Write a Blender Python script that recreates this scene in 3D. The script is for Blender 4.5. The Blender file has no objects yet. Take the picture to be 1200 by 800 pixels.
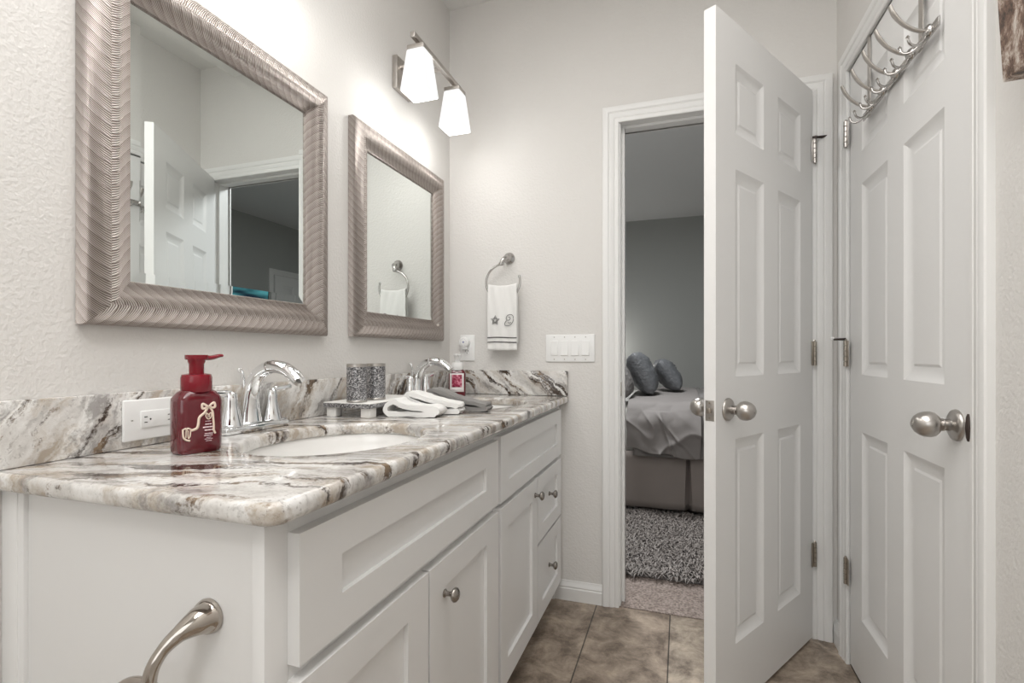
import bpy, bmesh, math, random
from mathutils import Vector, Matrix, noise
random.seed(7)
PI = math.pi
SC = bpy.context.scene
COL = SC.collection

# ------------------------------------------------------------------ camera
cam_d = bpy.data.cameras.new('camera')
cam = bpy.data.objects.new('camera', cam_d); COL.objects.link(cam)
cam.location = (0, 0, 1.066); cam.rotation_euler = (PI/2, 0, 0.3238)
cam_d.sensor_width = 36; cam_d.lens = 36*590.87/1200
cam_d.shift_y = 14.07/1200; cam_d.clip_start = .02
SC.camera = cam
# ------------------------------------------------------------------ colour management
SC.view_settings.view_transform = 'Standard'; SC.view_settings.look = 'None'
SC.view_settings.gamma = 1; SC.view_settings.use_curve_mapping = False
SC.view_settings.exposure = 0.06
# ------------------------------------------------------------------ world
W = bpy.data.worlds.new('world'); SC.world = W; W.use_nodes = True
W.node_tree.nodes['Background'].inputs[0].default_value = (.8, .85, .9, 1)
W.node_tree.nodes['Background'].inputs[1].default_value = .3
# ------------------------------------------------------------------ lights
def area(name, loc, size, power, color=(1, 1, 1), rot=(0, 0, 0), size_y=None):
    d = bpy.data.lights.new(name, 'AREA'); d.energy = power; d.color = color; d.size = size
    if size_y: d.shape = 'RECTANGLE'; d.size_y = size_y
    o = bpy.data.objects.new(name, d); COL.objects.link(o); o.location = loc; o.rotation_euler = rot
    return o
area('ceiling_lamp_light', (-.20, -.70, 2.60), .34, 8, (1, .985, .96))
area('ceiling_fill_light', (-.20, .25, 2.66), 1.15, 25, (1, .99, .975), (0, 0, 0), 1.7)  # broad fill added under the ceiling; the room has no such lamp
area('bath_fill_light', (-.24, -1.62, 1.6), 1.2, 2.5, (.97, .99, 1), (PI/2, 0, PI), 1.3)  # added fill from behind the camera, no known daylight source there
area('bedroom_fill_light', (-.45, 3.25, 2.60), .5, 42, (.97, .99, 1))  # unseen light added to brighten the bed side and door jamb
def point(name, loc, power, r=.05, color=(1, .97, .92)):
    d = bpy.data.lights.new(name, 'POINT'); d.energy = power; d.shadow_soft_size = r; d.color = color
    o = bpy.data.objects.new(name, d); COL.objects.link(o); o.location = loc; return o
BULB_W = 1.15
point('bedside_lamp_light', (-.95, 6.02, 1.12), 7, .08)

# ------------------------------------------------------------------ measured room
XL, XR, YB, ZCEIL = -1.033, .547, 2.155, 2.677
YN = -1.7                      # wall behind the camera
BXL, BXR, BYF = -3.0, 2.7, 6.29
ZC = .882                      # counter top
XC = -.4633                    # counter front

# ------------------------------------------------------------------ materials
MATS = {}
def nt_of(name):
    m = bpy.data.materials.new(name); m.use_nodes = True
    nt = m.node_tree; b = nt.nodes['Principled BSDF']
    MATS[name] = m
    return m, nt, b
def N(nt, t, **kw):
    n = nt.nodes.new(t)
    for k, v in kw.items():
        if k in n.inputs: n.inputs[k].default_value = v
        else: setattr(n, k, v)
    return n
def pr(name, col, rough=.5, metal=0, bump=None, spec=None, coat=0, trans=0, ior=None, var=0, vscale=6):
    m, nt, b = nt_of(name)
    b.inputs['Base Color'].default_value = (*col, 1); b.inputs['Roughness'].default_value = rough
    b.inputs['Metallic'].default_value = metal
    if spec is not None: b.inputs['Specular IOR Level'].default_value = spec
    if coat: b.inputs['Coat Weight'].default_value = coat
    if trans: b.inputs['Transmission Weight'].default_value = trans
    if ior: b.inputs['IOR'].default_value = ior
    tc = N(nt, 'ShaderNodeTexCoord')
    if var:
        no = N(nt, 'ShaderNodeTexNoise', Scale=vscale, Detail=5.0); nt.links.new(tc.outputs['Object'], no.inputs['Vector'])
        hs = N(nt, 'ShaderNodeMapRange'); hs.inputs['To Min'].default_value = 1-var; hs.inputs['To Max'].default_value = 1+var
        nt.links.new(no.outputs['Fac'], hs.inputs['Value'])
        mx = N(nt, 'ShaderNodeVectorMath', operation='SCALE'); mx.inputs[0].default_value = col
        nt.links.new(hs.outputs[0], mx.inputs['Scale']); nt.links.new(mx.outputs[0], b.inputs['Base Color'])
    if bump:
        sc, dist, strength = bump
        no = N(nt, 'ShaderNodeTexNoise', Scale=sc, Detail=2.0); nt.links.new(tc.outputs['Object'], no.inputs['Vector'])
        bp = N(nt, 'ShaderNodeBump', Strength=strength, Distance=dist)
        nt.links.new(no.outputs['Fac'], bp.inputs['Height']); nt.links.new(bp.outputs[0], b.inputs['Normal'])
    return m
pr('wall', (.715, .697, .672), .75, bump=(120, .0045, .38))
pr('ceiling', (.78, .77, .75), .9, bump=(60, .004, .4))
pr('bed_wall', (.42, .43, .415), .8, bump=(110, .004, .3))
pr('bed_ceiling', (.80, .81, .81), .9, bump=(40, .006, .4))
pr('white_paint', (.80, .795, .78), .38)
pr('door_paint', (.81, .805, .795), .4)
pr('cabinet_paint', (.775, .77, .76), .35)
pr('toe_dark', (.30, .29, .28), .6)
pr('white_plastic', (.85, .85, .84), .3)
pr('white_ceramic', (.86, .85, .83), .12, coat=.5)
pr('dark_slot', (.02, .02, .02), .5)
pr('chrome', (.86, .87, .88), .06, 1)
pr('warm_chrome', (.47, .43, .39), .09, 1)
pr('ring_nickel', (.47, .455, .44), .18, 1)
pr('satin_nickel', (.50, .475, .45), .28, 1)
pr('pull_nickel', (.33, .305, .28), .26, 1)
pr('brushed_nickel', (.52, .49, .46), .34, 1, var=.15, vscale=90)
pr('hinge_metal', (.42, .38, .33), .32, 1)
pr('dark_bronze', (.06, .045, .04), .35, .6)
pr('red_soap', (.105, .002, .009), .08, coat=.6)
pr('red_cap', (.20, .004, .014), .22)
pr('cream', (.86, .70, .58), .5)
pr('label_pink', (.82, .62, .66), .5)
pr('label_white', (.85, .80, .79), .5)
pr('white_towel', (.86, .85, .83), .95, bump=(700, .003, .6))
pr('gray_towel', (.27, .26, .25), .95, bump=(700, .003, .6))
pr('stitch', (.09, .085, .08), .8)
pr('tray_white', (.84, .83, .80), .4)
pr('canvas_edge', (.16, .11, .08), .7)
pr('bed_gray', (.20, .19, .183), .75, bump=(260, .002, .3), var=.06)
pr('bed_gray_light', (.225, .208, .20), .7, bump=(260, .002, .3), var=.06)
pr('bed_skirt', (.25, .218, .20), .85, bump=(300, .002, .3), var=.08)
pr('sheet_white', (.62, .61, .58), .8, bump=(40, .01, .4))
pr('pillow_gray', (.125, .13, .138), .5, bump=(45, .015, .45), var=.25, vscale=30)
pr('pillow_taupe', (.20, .19, .185), .6, bump=(45, .02, .6), var=.2)
pr('bed_dark', (.03, .028, .026), .6)
pr('mirror', (.86, .90, .885), .0, 1)
pr('plum', (.22, .03, .06), .5)
pr('blue_dot', (.03, .05, .35), .4)
pr('tv_black', (.01, .01, .012), .25)

def emis(name, col, s):
    m, nt, b = nt_of(name)
    b.inputs['Base Color'].default_value = (*col, 1)
    b.inputs['Emission Color'].default_value = (*col, 1); b.inputs['Emission Strength'].default_value = s
    b.inputs['Roughness'].default_value = .3
    return m
emis('shade_glass', (.96, .96, .955), .93)
MATS['shade_glass'].node_tree.nodes['Principled BSDF'].inputs['Base Color'].default_value = (.05, .05, .05, 1)
emis('shade_opening', (1, .99, .97), 3.0)
emis('ceiling_dome', (1, .98, .95), 3)

def m_granite(name, nrm, tan, off=(0, 0, 0), dark=1.0, tans=.9, th=.56):
    m, nt, b = nt_of(name)
    L = nt.links.new
    tc = N(nt, 'ShaderNodeTexCoord')
    dn = N(nt, 'ShaderNodeTexNoise', Scale=5.0, Detail=6.0, Roughness=.65); L(tc.outputs['Object'], dn.inputs['Vector'])
    sub = N(nt, 'ShaderNodeVectorMath', operation='SUBTRACT'); L(dn.outputs['Color'], sub.inputs[0]); sub.inputs[1].default_value = (.5, .5, .5)
    scl = N(nt, 'ShaderNodeVectorMath', operation='SCALE'); L(sub.outputs[0], scl.inputs[0]); scl.inputs['Scale'].default_value = .12
    add = N(nt, 'ShaderNodeVectorMath', operation='ADD'); L(tc.outputs['Object'], add.inputs[0]); L(scl.outputs[0], add.inputs[1])
    ofs = N(nt, 'ShaderNodeVectorMath', operation='ADD'); L(add.outputs[0], ofs.inputs[0]); ofs.inputs[1].default_value = off
    n = Vector(nrm).normalized(); t = Vector(tan).normalized(); c = n.cross(t)
    ds = []
    for v in (n, t, c):
        d = N(nt, 'ShaderNodeVectorMath', operation='DOT_PRODUCT'); L(ofs.outputs[0], d.inputs[0]); d.inputs[1].default_value = v
        ds.append(d.outputs['Value'])
    grit = N(nt, 'ShaderNodeTexNoise', Scale=120.0, Detail=4.0, Roughness=.7); L(tc.outputs['Object'], grit.inputs['Vector'])
    def streak(hi, lo, lo2, detail, seed):
        outs = []
        for o, s in zip(ds, (hi, lo, lo2)):
            k = N(nt, 'ShaderNodeMath', operation='MULTIPLY'); L(o, k.inputs[0]); k.inputs[1].default_value = s
            k2 = N(nt, 'ShaderNodeMath', operation='ADD'); L(k.outputs[0], k2.inputs[0]); k2.inputs[1].default_value = seed
            outs.append(k2.outputs[0])
        cb = N(nt, 'ShaderNodeCombineXYZ')
        for i in range(3): L(outs[i], cb.inputs[i])
        no = N(nt, 'ShaderNodeTexNoise', Scale=1.0, Detail=detail, Roughness=.62); L(cb.outputs[0], no.inputs['Vector'])
        gr = N(nt, 'ShaderNodeMath', operation='MULTIPLY_ADD'); L(grit.outputs['Fac'], gr.inputs[0]); gr.inputs[1].default_value = .20; L(no.outputs['Fac'], gr.inputs[2])
        g2 = N(nt, 'ShaderNodeMath', operation='SUBTRACT'); L(gr.outputs[0], g2.inputs[0]); g2.inputs[1].default_value = .10
        return g2.outputs[0]
    def ramp(fac, stops):
        r = N(nt, 'ShaderNodeValToRGB'); L(fac, r.inputs[0])
        e = r.color_ramp.elements
        while len(e) < len(stops): e.new(.5)
        for i, (p, cl) in enumerate(stops): e[i].position = p; e[i].color = (*cl, 1) if len(cl) == 3 else cl
        return r.outputs[0]
    def mix(f, a, bcol):
        mx = N(nt, 'ShaderNodeMix', data_type='RGBA'); L(f, mx.inputs[0])
        for i, s in ((6, a), (7, bcol)):
            if isinstance(s, tuple): mx.inputs[i].default_value = (*s, 1)
            else: L(s, mx.inputs[i])
        return mx.outputs[2]
    base = ramp(streak(18, 5, 6, 6, 0), [(.28, (.33, .31, .295)), (.45, (.62, .60, .575)), (.58, (.78, .77, .75)), (.76, (.56, .50, .42))])
    tanv = ramp(streak(24, 5, 7, 6, 7.3), [(.48, (0, 0, 0)), (.62, (tans, tans, tans))])
    brown = ramp(streak(27, 3.2, 6, 8, 13.7), [(th, (0, 0, 0)), (th+.06, (dark, dark, dark))])
    grey = ramp(streak(38, 7, 10, 6, 23.1), [(.53, (0, 0, 0)), (.65, (.8, .8, .8))])
    sp = N(nt, 'ShaderNodeTexNoise', Scale=180.0, Detail=3.0); L(tc.outputs['Object'], sp.inputs['Vector'])
    spk = ramp(sp.outputs['Fac'], [(.60, (0, 0, 0)), (.72, (.45, .45, .45))])
    c1 = mix(tanv, base, (.37, .30, .225)); c2 = mix(grey, c1, (.24, .225, .215))
    bvar = ramp(streak(30, 12, 20, 5, 41.0), [(.48, (.045, .030, .022)), (.64, (.22, .15, .09))])
    c3 = mix(brown, c2, bvar); c4 = mix(spk, c3, (.22, .20, .18))
    L(c4, b.inputs['Base Color']); b.inputs['Roughness'].default_value = .12
    b.inputs['Coat Weight'].default_value = .3; b.inputs['Coat Roughness'].default_value = .05
    return m
m_granite('granite_counter', (-.30, .95, -.08), (.95, .30, 0), (.46, .21, .02), 1.0, .85, .545)
m_granite('granite_left', (0, .86, -.50), (0, .50, .86), (.3, .7, .2), .95, .8, .555)
m_granite('granite_back', (.66, 0, .75), (.75, 0, -.66), (.1, .1, .55), 1.0, .4, .515)

def m_tile():
    m, nt, b = nt_of('floor_tile'); L = nt.links.new
    tc = N(nt, 'ShaderNodeTexCoord'); sx = N(nt, 'ShaderNodeSeparateXYZ'); L(tc.outputs['Object'], sx.inputs[0])
    mp = N(nt, 'ShaderNodeMapping'); L(tc.outputs['Object'], mp.inputs[0])
    mp.inputs['Rotation'].default_value = (0, 0, PI/2); mp.inputs['Location'].default_value = (-.23, .340, 0)
    br = N(nt, 'ShaderNodeTexBrick', offset=0.0, squash=1.0); L(mp.outputs[0], br.inputs['Vector'])
    br.inputs['Scale'].default_value = 1; br.inputs['Brick Width'].default_value = 1.2; br.inputs['Row Height'].default_value = .297
    br.inputs['Mortar Size'].default_value = .0028; br.inputs['Mortar Smooth'].default_value = .3
    br.inputs['Color1'].default_value = (.285, .235, .19, 1); br.inputs['Color2'].default_value = (.33, .285, .235, 1); br.inputs['Mortar'].default_value = (.07, .06, .05, 1)
    n1 = N(nt, 'ShaderNodeTexNoise', Scale=9.0, Detail=12.0, Roughness=.74, Distortion=.35); L(tc.outputs['Object'], n1.inputs['Vector'])
    r1 = N(nt, 'ShaderNodeValToRGB'); L(n1.outputs['Fac'], r1.inputs[0])
    e = r1.color_ramp.elements; e[0].position = .38; e[0].color = (.52, .48, .45, 1); e[1].position = .64; e[1].color = (1.65, 1.62, 1.58, 1)
    mu = N(nt, 'ShaderNodeMix', data_type='RGBA', blend_type='MULTIPLY'); mu.inputs[0].default_value = 1
    L(br.outputs['Color'], mu.inputs[6]); L(r1.outputs[0], mu.inputs[7]); L(mu.outputs[2], b.inputs['Base Color'])
    b.inputs['Roughness'].default_value = .42
    bp = N(nt, 'ShaderNodeBump', Strength=.4, Distance=.002); L(br.outputs['Fac'], bp.inputs['Height']); bp.invert = True; L(bp.outputs[0], b.inputs['Normal'])
m_tile()
def m_carpet():
    m, nt, b = nt_of('carpet'); L = nt.links.new
    tc = N(nt, 'ShaderNodeTexCoord')
    no = N(nt, 'ShaderNodeTexNoise', Scale=110.0, Detail=6.0); L(tc.outputs['Object'], no.inputs['Vector'])
    r = N(nt, 'ShaderNodeValToRGB'); L(no.outputs['Fac'], r.inputs[0])
    e = r.color_ramp.elements; e[0].position = .3; e[0].color = (.16, .125, .11, 1); e[1].position = .7; e[1].color = (.46, .385, .345, 1)
    L(r.outputs[0], b.inputs['Base Color']); b.inputs['Roughness'].default_value = 1
    bp = N(nt, 'ShaderNodeBump', Strength=.8, Distance=.006); L(no.outputs['Fac'], bp.inputs['Height']); L(bp.outputs[0], b.inputs['Normal'])
m_carpet()
def m_frame():
    m, nt, b = nt_of('frame_silver'); L = nt.links.new
    uv = N(nt, 'ShaderNodeUVMap'); uv.uv_map = 'UVMap'
    sx = N(nt, 'ShaderNodeSeparateXYZ'); L(uv.outputs[0], sx.inputs[0])
    def mth(op, a, c=None, d=None):
        k = N(nt, 'ShaderNodeMath', operation=op)
        for i, s in enumerate((a, c, d)):
            if s is None: continue
            if isinstance(s, (int, float)): k.inputs[i].default_value = s
            else: L(s, k.inputs[i])
        return k.outputs[0]
    u, v = sx.outputs[0], sx.outputs[1]
    dv = mth('SUBTRACT', v, .062)
    av = mth('ABSOLUTE', dv)
    arc = mth('MULTIPLY', mth('POWER', mth('MULTIPLY', av, 22.0), 1.6), .030)
    side = mth('MULTIPLY', mth('GREATER_THAN', dv, 0.0), .011)
    uu = mth('ADD', mth('ADD', u, arc), side)
    fr = mth('FRACT', mth('DIVIDE', uu, .024))
    ln = mth('SINE', mth('MULTIPLY', mth('ADD', uu, mth('MULTIPLY', mth('MULTIPLY', fr, av), .22)), 2*PI/.0047))
    hh = mth('ADD', mth('MULTIPLY', fr, .45), mth('MULTIPLY', ln, .55))
    bp = N(nt, 'ShaderNodeBump', Strength=.75, Distance=.0028); L(hh, bp.inputs['Height']); L(bp.outputs[0], b.inputs['Normal'])
    r = N(nt, 'ShaderNodeValToRGB'); L(mth('MULTIPLY', mth('ADD', hh, .55), .62), r.inputs[0])
    e = r.color_ramp.elements; e[0].position = .1; e[0].color = (.17, .13, .105, 1); e[1].position = .75; e[1].color = (.58, .53, .50, 1)
    L(r.outputs[0], b.inputs['Base Color']); b.inputs['Metallic'].default_value = .75; b.inputs['Roughness'].default_value = .42
m_frame()
def m_glitter():
    m, nt, b = nt_of('glitter'); L = nt.links.new
    tc = N(nt, 'ShaderNodeTexCoord')
    vo = N(nt, 'ShaderNodeTexVoronoi', Scale=520.0); L(tc.outputs['Object'], vo.inputs['Vector'])
    r = N(nt, 'ShaderNodeValToRGB'); sp = N(nt, 'ShaderNodeSeparateColor'); L(vo.outputs['Color'], sp.inputs[0]); L(sp.outputs[0], r.inputs[0])
    e = r.color_ramp.elements; e[0].position = .15; e[0].color = (.06, .06, .065, 1); e[1].position = .95; e[1].color = (.8, .8, .82, 1)
    k = e.new(.6); k.color = (.26, .255, .26, 1)
    L(r.outputs[0], b.inputs['Base Color']); b.inputs['Metallic'].default_value = .7; b.inputs['Roughness'].default_value = .3
    bp = N(nt, 'ShaderNodeBump', Strength=.9, Distance=.002); L(sp.outputs[1], bp.inputs['Height']); L(bp.outputs[0], b.inputs['Normal'])
m_glitter()
def m_bark():
    m, nt, b = nt_of('bark_print'); L = nt.links.new
    tc = N(nt, 'ShaderNodeTexCoord')
    mp = N(nt, 'ShaderNodeMapping'); L(tc.outputs['Object'], mp.inputs[0]); mp.inputs['Scale'].default_value = (1, 1.3, .9)
    no = N(nt, 'ShaderNodeTexNoise', Scale=17.0, Detail=12.0, Roughness=.78, Distortion=.3); L(mp.outputs[0], no.inputs['Vector'])
    r = N(nt, 'ShaderNodeValToRGB'); L(no.outputs['Fac'], r.inputs[0])
    e = r.color_ramp.elements; e[0].position = .41; e[0].color = (.045, .028, .02, 1); e[1].position = .60; e[1].color = (.74, .69, .64, 1)
    k = e.new(.49); k.color = (.22, .13, .09, 1); k = e.new(.54); k.color = (.50, .40, .33, 1)
    L(r.outputs[0], b.inputs['Base Color']); b.inputs['Roughness'].default_value = .5
m_bark()
def m_floral():
    m, nt, b = nt_of('label_print'); L = nt.links.new
    tc = N(nt, 'ShaderNodeTexCoord')
    vo = N(nt, 'ShaderNodeTexNoise', Scale=110.0, Detail=3.0); L(tc.outputs['Object'], vo.inputs['Vector'])
    r = N(nt, 'ShaderNodeValToRGB'); L(vo.outputs['Fac'], r.inputs[0])
    e = r.color_ramp.elements; e[0].position = .45; e[0].color = (.30, .01, .05, 1); e[1].position = .68; e[1].color = (.85, .35, .45, 1)
    L(r.outputs[0], b.inputs['Base Color']); b.inputs['Roughness'].default_value = .5
m_floral()
def m_tv():
    m, nt, b = nt_of('tv_picture'); L = nt.links.new
    tc = N(nt, 'ShaderNodeTexCoord'); no = N(nt, 'ShaderNodeTexNoise', Scale=3.0, Detail=2.0)
    mp = N(nt, 'ShaderNodeMapping'); L(tc.outputs['Object'], mp.inputs[0]); mp.inputs['Scale'].default_value = (1, .6, 3); L(mp.outputs[0], no.inputs['Vector'])
    r = N(nt, 'ShaderNodeValToRGB'); L(no.outputs['Fac'], r.inputs[0])
    e = r.color_ramp.elements; e[0].position = .38; e[0].color = (.01, .03, .05, 1); e[1].position = .65; e[1].color = (.10, .38, .42, 1)
    L(r.outputs[0], b.inputs['Emission Color']); b.inputs['Emission Strength'].default_value = .7
    b.inputs['Base Color'].default_value = (.01, .01, .01, 1); b.inputs['Roughness'].default_value = .2
m_tv()
def m_pile():
    m, nt, b = nt_of('shag'); L = nt.links.new
    tc = N(nt, 'ShaderNodeTexCoord'); no = N(nt, 'ShaderNodeTexNoise', Scale=60.0, Detail=2.0); L(tc.outputs['Object'], no.inputs['Vector'])
    r = N(nt, 'ShaderNodeValToRGB'); L(no.outputs['Fac'], r.inputs[0])
    e = r.color_ramp.elements; e[0].position = .3; e[0].color = (.15, .13, .12, 1); e[1].position = .7; e[1].color = (.42, .38, .355, 1)
    L(r.outputs[0], b.inputs['Base Color']); b.inputs['Roughness'].default_value = .55
m_pile()

# ------------------------------------------------------------------ mesh helpers
class MB:
    def __init__(self): self.b = bmesh.new()
    def merge(self, t, M=None):
        if M is not None: bmesh.ops.transform(t, matrix=M, verts=t.verts)
        me = bpy.data.meshes.new('tmp'); t.to_mesh(me); t.free(); self.b.from_mesh(me); bpy.data.meshes.remove(me); return self
    def box(self, x0, x1, y0, y1, z0, z1, bev=0, seg=2, M=None):
        t = bmesh.new()
        bmesh.ops.create_cube(t, size=1)
        for v in t.verts:
            v.co = Vector(((x0+x1)/2+v.co.x*(x1-x0), (y0+y1)/2+v.co.y*(y1-y0), (z0+z1)/2+v.co.z*(z1-z0)))
        if bev: bmesh.ops.bevel(t, geom=list(t.edges), offset=bev, segments=seg, affect='EDGES', profile=.5, clamp_overlap=True)
        return self.merge(t, M)
    def tube(self, pts, rad, seg=14, caps=True, flat=None, up=None, closed=False):
        """sweep an ellipse along pts; rad float or list; flat = list of ratios for the second axis"""
        t = bmesh.new(); n = len(pts); P = [Vector(p) for p in pts]
        R = rad if isinstance(rad, (list, tuple)) else [rad]*n
        F = flat if isinstance(flat, (list, tuple)) else [flat or 1]*n
        rings = []; ref = Vector(up) if up else None; prev = None
        for i in range(n):
            if closed: d = P[(i+1) % n]-P[i-1]
            else: d = P[min(i+1, n-1)]-P[max(i-1, 0)]
            d.normalize()
            if ref is not None: a = ref-d*ref.dot(d)
            elif prev is None: a = d.orthogonal()
            else: a = prev-d*prev.dot(d)
            if a.length < 1e-6: a = d.orthogonal()
            a.normalize(); prev = a; c = d.cross(a)
            rings.append([t.verts.new(P[i]+a*(R[i]*math.cos(2*PI*k/seg))+c*(R[i]*F[i]*math.sin(2*PI*k/seg))) for k in range(seg)])
        for i in range(n if closed else n-1):
            A, B = rings[i], rings[(i+1) % n]
            for k in range(seg): t.faces.new((A[k], A[(k+1) % seg], B[(k+1) % seg], B[k]))
        if caps and not closed:
            t.faces.new(rings[0][::-1]); t.faces.new(rings[-1])
        return self.merge(t)
    def lathe(self, prof, seg=28, M=None, capa=True, capb=True, sq=None):
        """prof: [(radius, height)] about z"""
        t = bmesh.new(); rings = []
        for r, z in prof:
            rings.append([t.verts.new((r*math.cos(2*PI*k/seg), r*math.sin(2*PI*k/seg), z)) for k in range(seg)])
        for A, B in zip(rings, rings[1:]):
            for k in range(seg): t.faces.new((A[k], A[(k+1) % seg], B[(k+1) % seg], B[k]))
        if capa: t.faces.new(rings[0][::-1])
        if capb: t.faces.new(rings[-1])
        return self.merge(t, M)
    def loft(self, loops, capa=True, capb=True, M=None, closed=True):
        t = bmesh.new(); rings = [[t.verts.new(p) for p in lp] for lp in loops]; n = len(rings[0])
        for A, B in zip(rings, rings[1:]):
            for k in range(n if closed else n-1): t.faces.new((A[k], A[(k+1) % n], B[(k+1) % n], B[k]))
        if capa: t.faces.new(rings[0][::-1])
        if capb: t.faces.new(rings[-1])
        return self.merge(t, M)
    def prism(self, poly, h, M=None, bev=0):
        t = bmesh.new()
        a = [t.verts.new((p[0], p[1], 0)) for p in poly]; b = [t.verts.new((p[0], p[1], h)) for p in poly]; n = len(poly)
        t.faces.new(a[::-1]); t.faces.new(b)
        for k in range(n): t.faces.new((a[k], a[(k+1) % n], b[(k+1) % n], b[k]))
        if bev: bmesh.ops.bevel(t, geom=list(t.edges), offset=bev, segments=2, affect='EDGES', clamp_overlap=True)
        return self.merge(t, M)
    def grid(self, f, nu, nv, M=None):
        t = bmesh.new(); V = [[t.verts.new(f(i/nu, j/nv)) for j in range(nv+1)] for i in range(nu+1)]
        for i in range(nu):
            for j in range(nv): t.faces.new((V[i][j], V[i+1][j], V[i+1][j+1], V[i][j+1]))
        return self.merge(t, M)
    def mesh(self, name, sharp=40, smooth=True, recalc=True):
        b = self.b; bmesh.ops.remove_doubles(b, verts=b.verts, dist=1e-6)
        if recalc: bmesh.ops.recalc_face_normals(b, faces=b.faces)
        for f in b.faces: f.smooth = smooth
        for e in b.edges:
            if len(e.link_faces) == 2 and e.calc_face_angle(0) > math.radians(sharp): e.smooth = False
        me = bpy.data.meshes.new(name); b.to_mesh(me); b.free(); return me
    def build(self, name, mat, parent=None, loc=None, rot=None, sharp=40, smooth=True, recalc=True):
        me = self.mesh(name, sharp, smooth, recalc)
        return link(name, me, mat, parent, loc, rot)
def link(name, me, mat, parent=None, loc=None, rot=None):
    o = bpy.data.objects.new(name, me); COL.objects.link(o)
    if mat: me.materials.append(MATS[mat])
    if parent: o.parent = parent
    if loc: o.location = loc
    if rot: o.rotation_euler = rot
    return o
def tag(o, label, cat, group=None, kind=None):
    o['label'] = label; o['category'] = cat
    if group: o['group'] = group
    if kind: o['kind'] = kind
    return o
def thing(name, label, cat, loc=(0, 0, 0), rz=0, group=None, kind=None):
    o = bpy.data.objects.new(name, None); COL.objects.link(o); o.location = loc; o.rotation_euler = (0, 0, rz)
    o.empty_display_size = .05
    return tag(o, label, cat, group, kind)
def dup(root, loc, rz=None, label=None, group=None):
    r = root.copy(); COL.objects.link(r); r.location = loc
    if rz is not None: r.rotation_euler = (0, 0, rz)
    if label: r['label'] = label
    if group: r['group'] = group
    for ch in list(root.children):
        c = ch.copy(); COL.objects.link(c); c.parent = r
        for g in ch.children:
            d = g.copy(); COL.objects.link(d); d.parent = c
    return r
def TM(loc, rx=0, ry=0, rz=0):
    return Matrix.Translation(loc) @ Matrix.Rotation(rz, 4, 'Z') @ Matrix.Rotation(ry, 4, 'Y') @ Matrix.Rotation(rx, 4, 'X')
def smooth_path(pts, n=6):
    P = [Vector(p) for p in pts]; out = []
    for i in range(len(P)-1):
        p0, p1, p2, p3 = P[max(i-1, 0)], P[i], P[i+1], P[min(i+2, len(P)-1)]
        for k in range(n):
            t = k/n
            out.append(.5*((2*p1)+(p2-p0)*t+(2*p0-5*p1+4*p2-p3)*t*t+(3*p1-p0-3*p2+p3)*t**3))
    out.append(P[-1]); return out
def lerpl(vals, n):
    out = []
    for k in range(n):
        t = k/(n-1)*(len(vals)-1); i = min(int(t), len(vals)-2); f = t-i
        out.append(vals[i]*(1-f)+vals[i+1]*f)
    return out
def panel_face(mb, xs, zs, cells, rings, y, ny):
    """front face in the xz plane at y with outward normal ny (+1/-1 along y); cells get concentric rings (inset, depth)"""
    t = bmesh.new(); vc = {}
    def V(x, z, d):
        k = (round(x, 5), round(z, 5), round(d, 5))
        if k not in vc: vc[k] = t.verts.new((x, y+ny*d, z))
        return vc[k]
    for i in range(len(xs)-1):
        for j in range(len(zs)-1):
            x0, x1, z0, z1 = xs[i], xs[i+1], zs[j], zs[j+1]
            if (i, j) not in cells:
                t.faces.new((V(x0, z0, 0), V(x1, z0, 0), V(x1, z1, 0), V(x0, z1, 0)))
            else:
                pr_ = None
                for ins, d in rings:
                    r = [V(x0+ins, z0+ins, d), V(x1-ins, z0+ins, d), V(x1-ins, z1-ins, d), V(x0+ins, z1-ins, d)]
                    if pr_:
                        for k in range(4): t.faces.new((pr_[k], pr_[(k+1) % 4], r[(k+1) % 4], r[k]))
                    pr_ = r
                t.faces.new(pr_)
    return mb.merge(t)
def rim(mb, x0, x1, z0, z1, ya, yb):
    t = bmesh.new()
    c = [(x0, z0), (x1, z0), (x1, z1), (x0, z1)]
    A = [t.verts.new((x, ya, z)) for x, z in c]; B = [t.verts.new((x, yb, z)) for x, z in c]
    for k in range(4): t.faces.new((A[k], A[(k+1) % 4], B[(k+1) % 4], B[k]))
    return mb.merge(t)

def struct(name, mb, mat, label, cat, **kw):
    o = mb.build(name, mat, **kw); return tag(o, label, cat, None, 'structure')

# ================================================================== STRUCTURE
T = .12
HD, OPL, OPR = 2.035, -.258, .486             # rough opening of doorway to bedroom
struct('floor', MB().box(XL-T, XR+T, YN-T, YB+.0, -.08, 0), 'floor_tile', 'brown travertine look tile floor of the bathroom', 'floor')
struct('floor_bedroom', MB().box(BXL-T, BXR+T, YB, BYF+T, -.08, .004), 'carpet', 'taupe carpet floor of the bedroom beyond the doorway', 'carpet')
struct('wall_left', MB().box(XL-T, XL, YN-T, YB, 0, ZCEIL), 'wall', 'off white textured bathroom wall behind the two mirrors', 'wall')
mb = MB()
mb.box(BXL-T, OPL, YB, YB+T, 0, ZCEIL).box(OPR, BXR+T, YB, YB+T, 0, ZCEIL).box(OPL, OPR, YB, YB+T, HD+.02, ZCEIL)
struct('wall_back', mb, 'wall', 'off white bathroom wall with the towel ring and the bedroom doorway', 'wall')
D2A, D2B = 2.022, 1.212                        # rough opening of the closed door in the right wall
mb = MB()
mb.box(XR, XR+T, D2A, YB, 0, ZCEIL).box(XR, XR+T, YN-T, D2B, 0, ZCEIL).box(XR, XR+T, D2B, D2A, HD+.02, ZCEIL)
struct('wall_right', mb, 'wall', 'off white bathroom wall around the closed door with hooks', 'wall')
struct('wall_front', MB().box(XL, XR, YN-T, YN, 0, ZCEIL), 'wall', 'off white bathroom wall opposite the bedroom doorway', 'wall')
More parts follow.
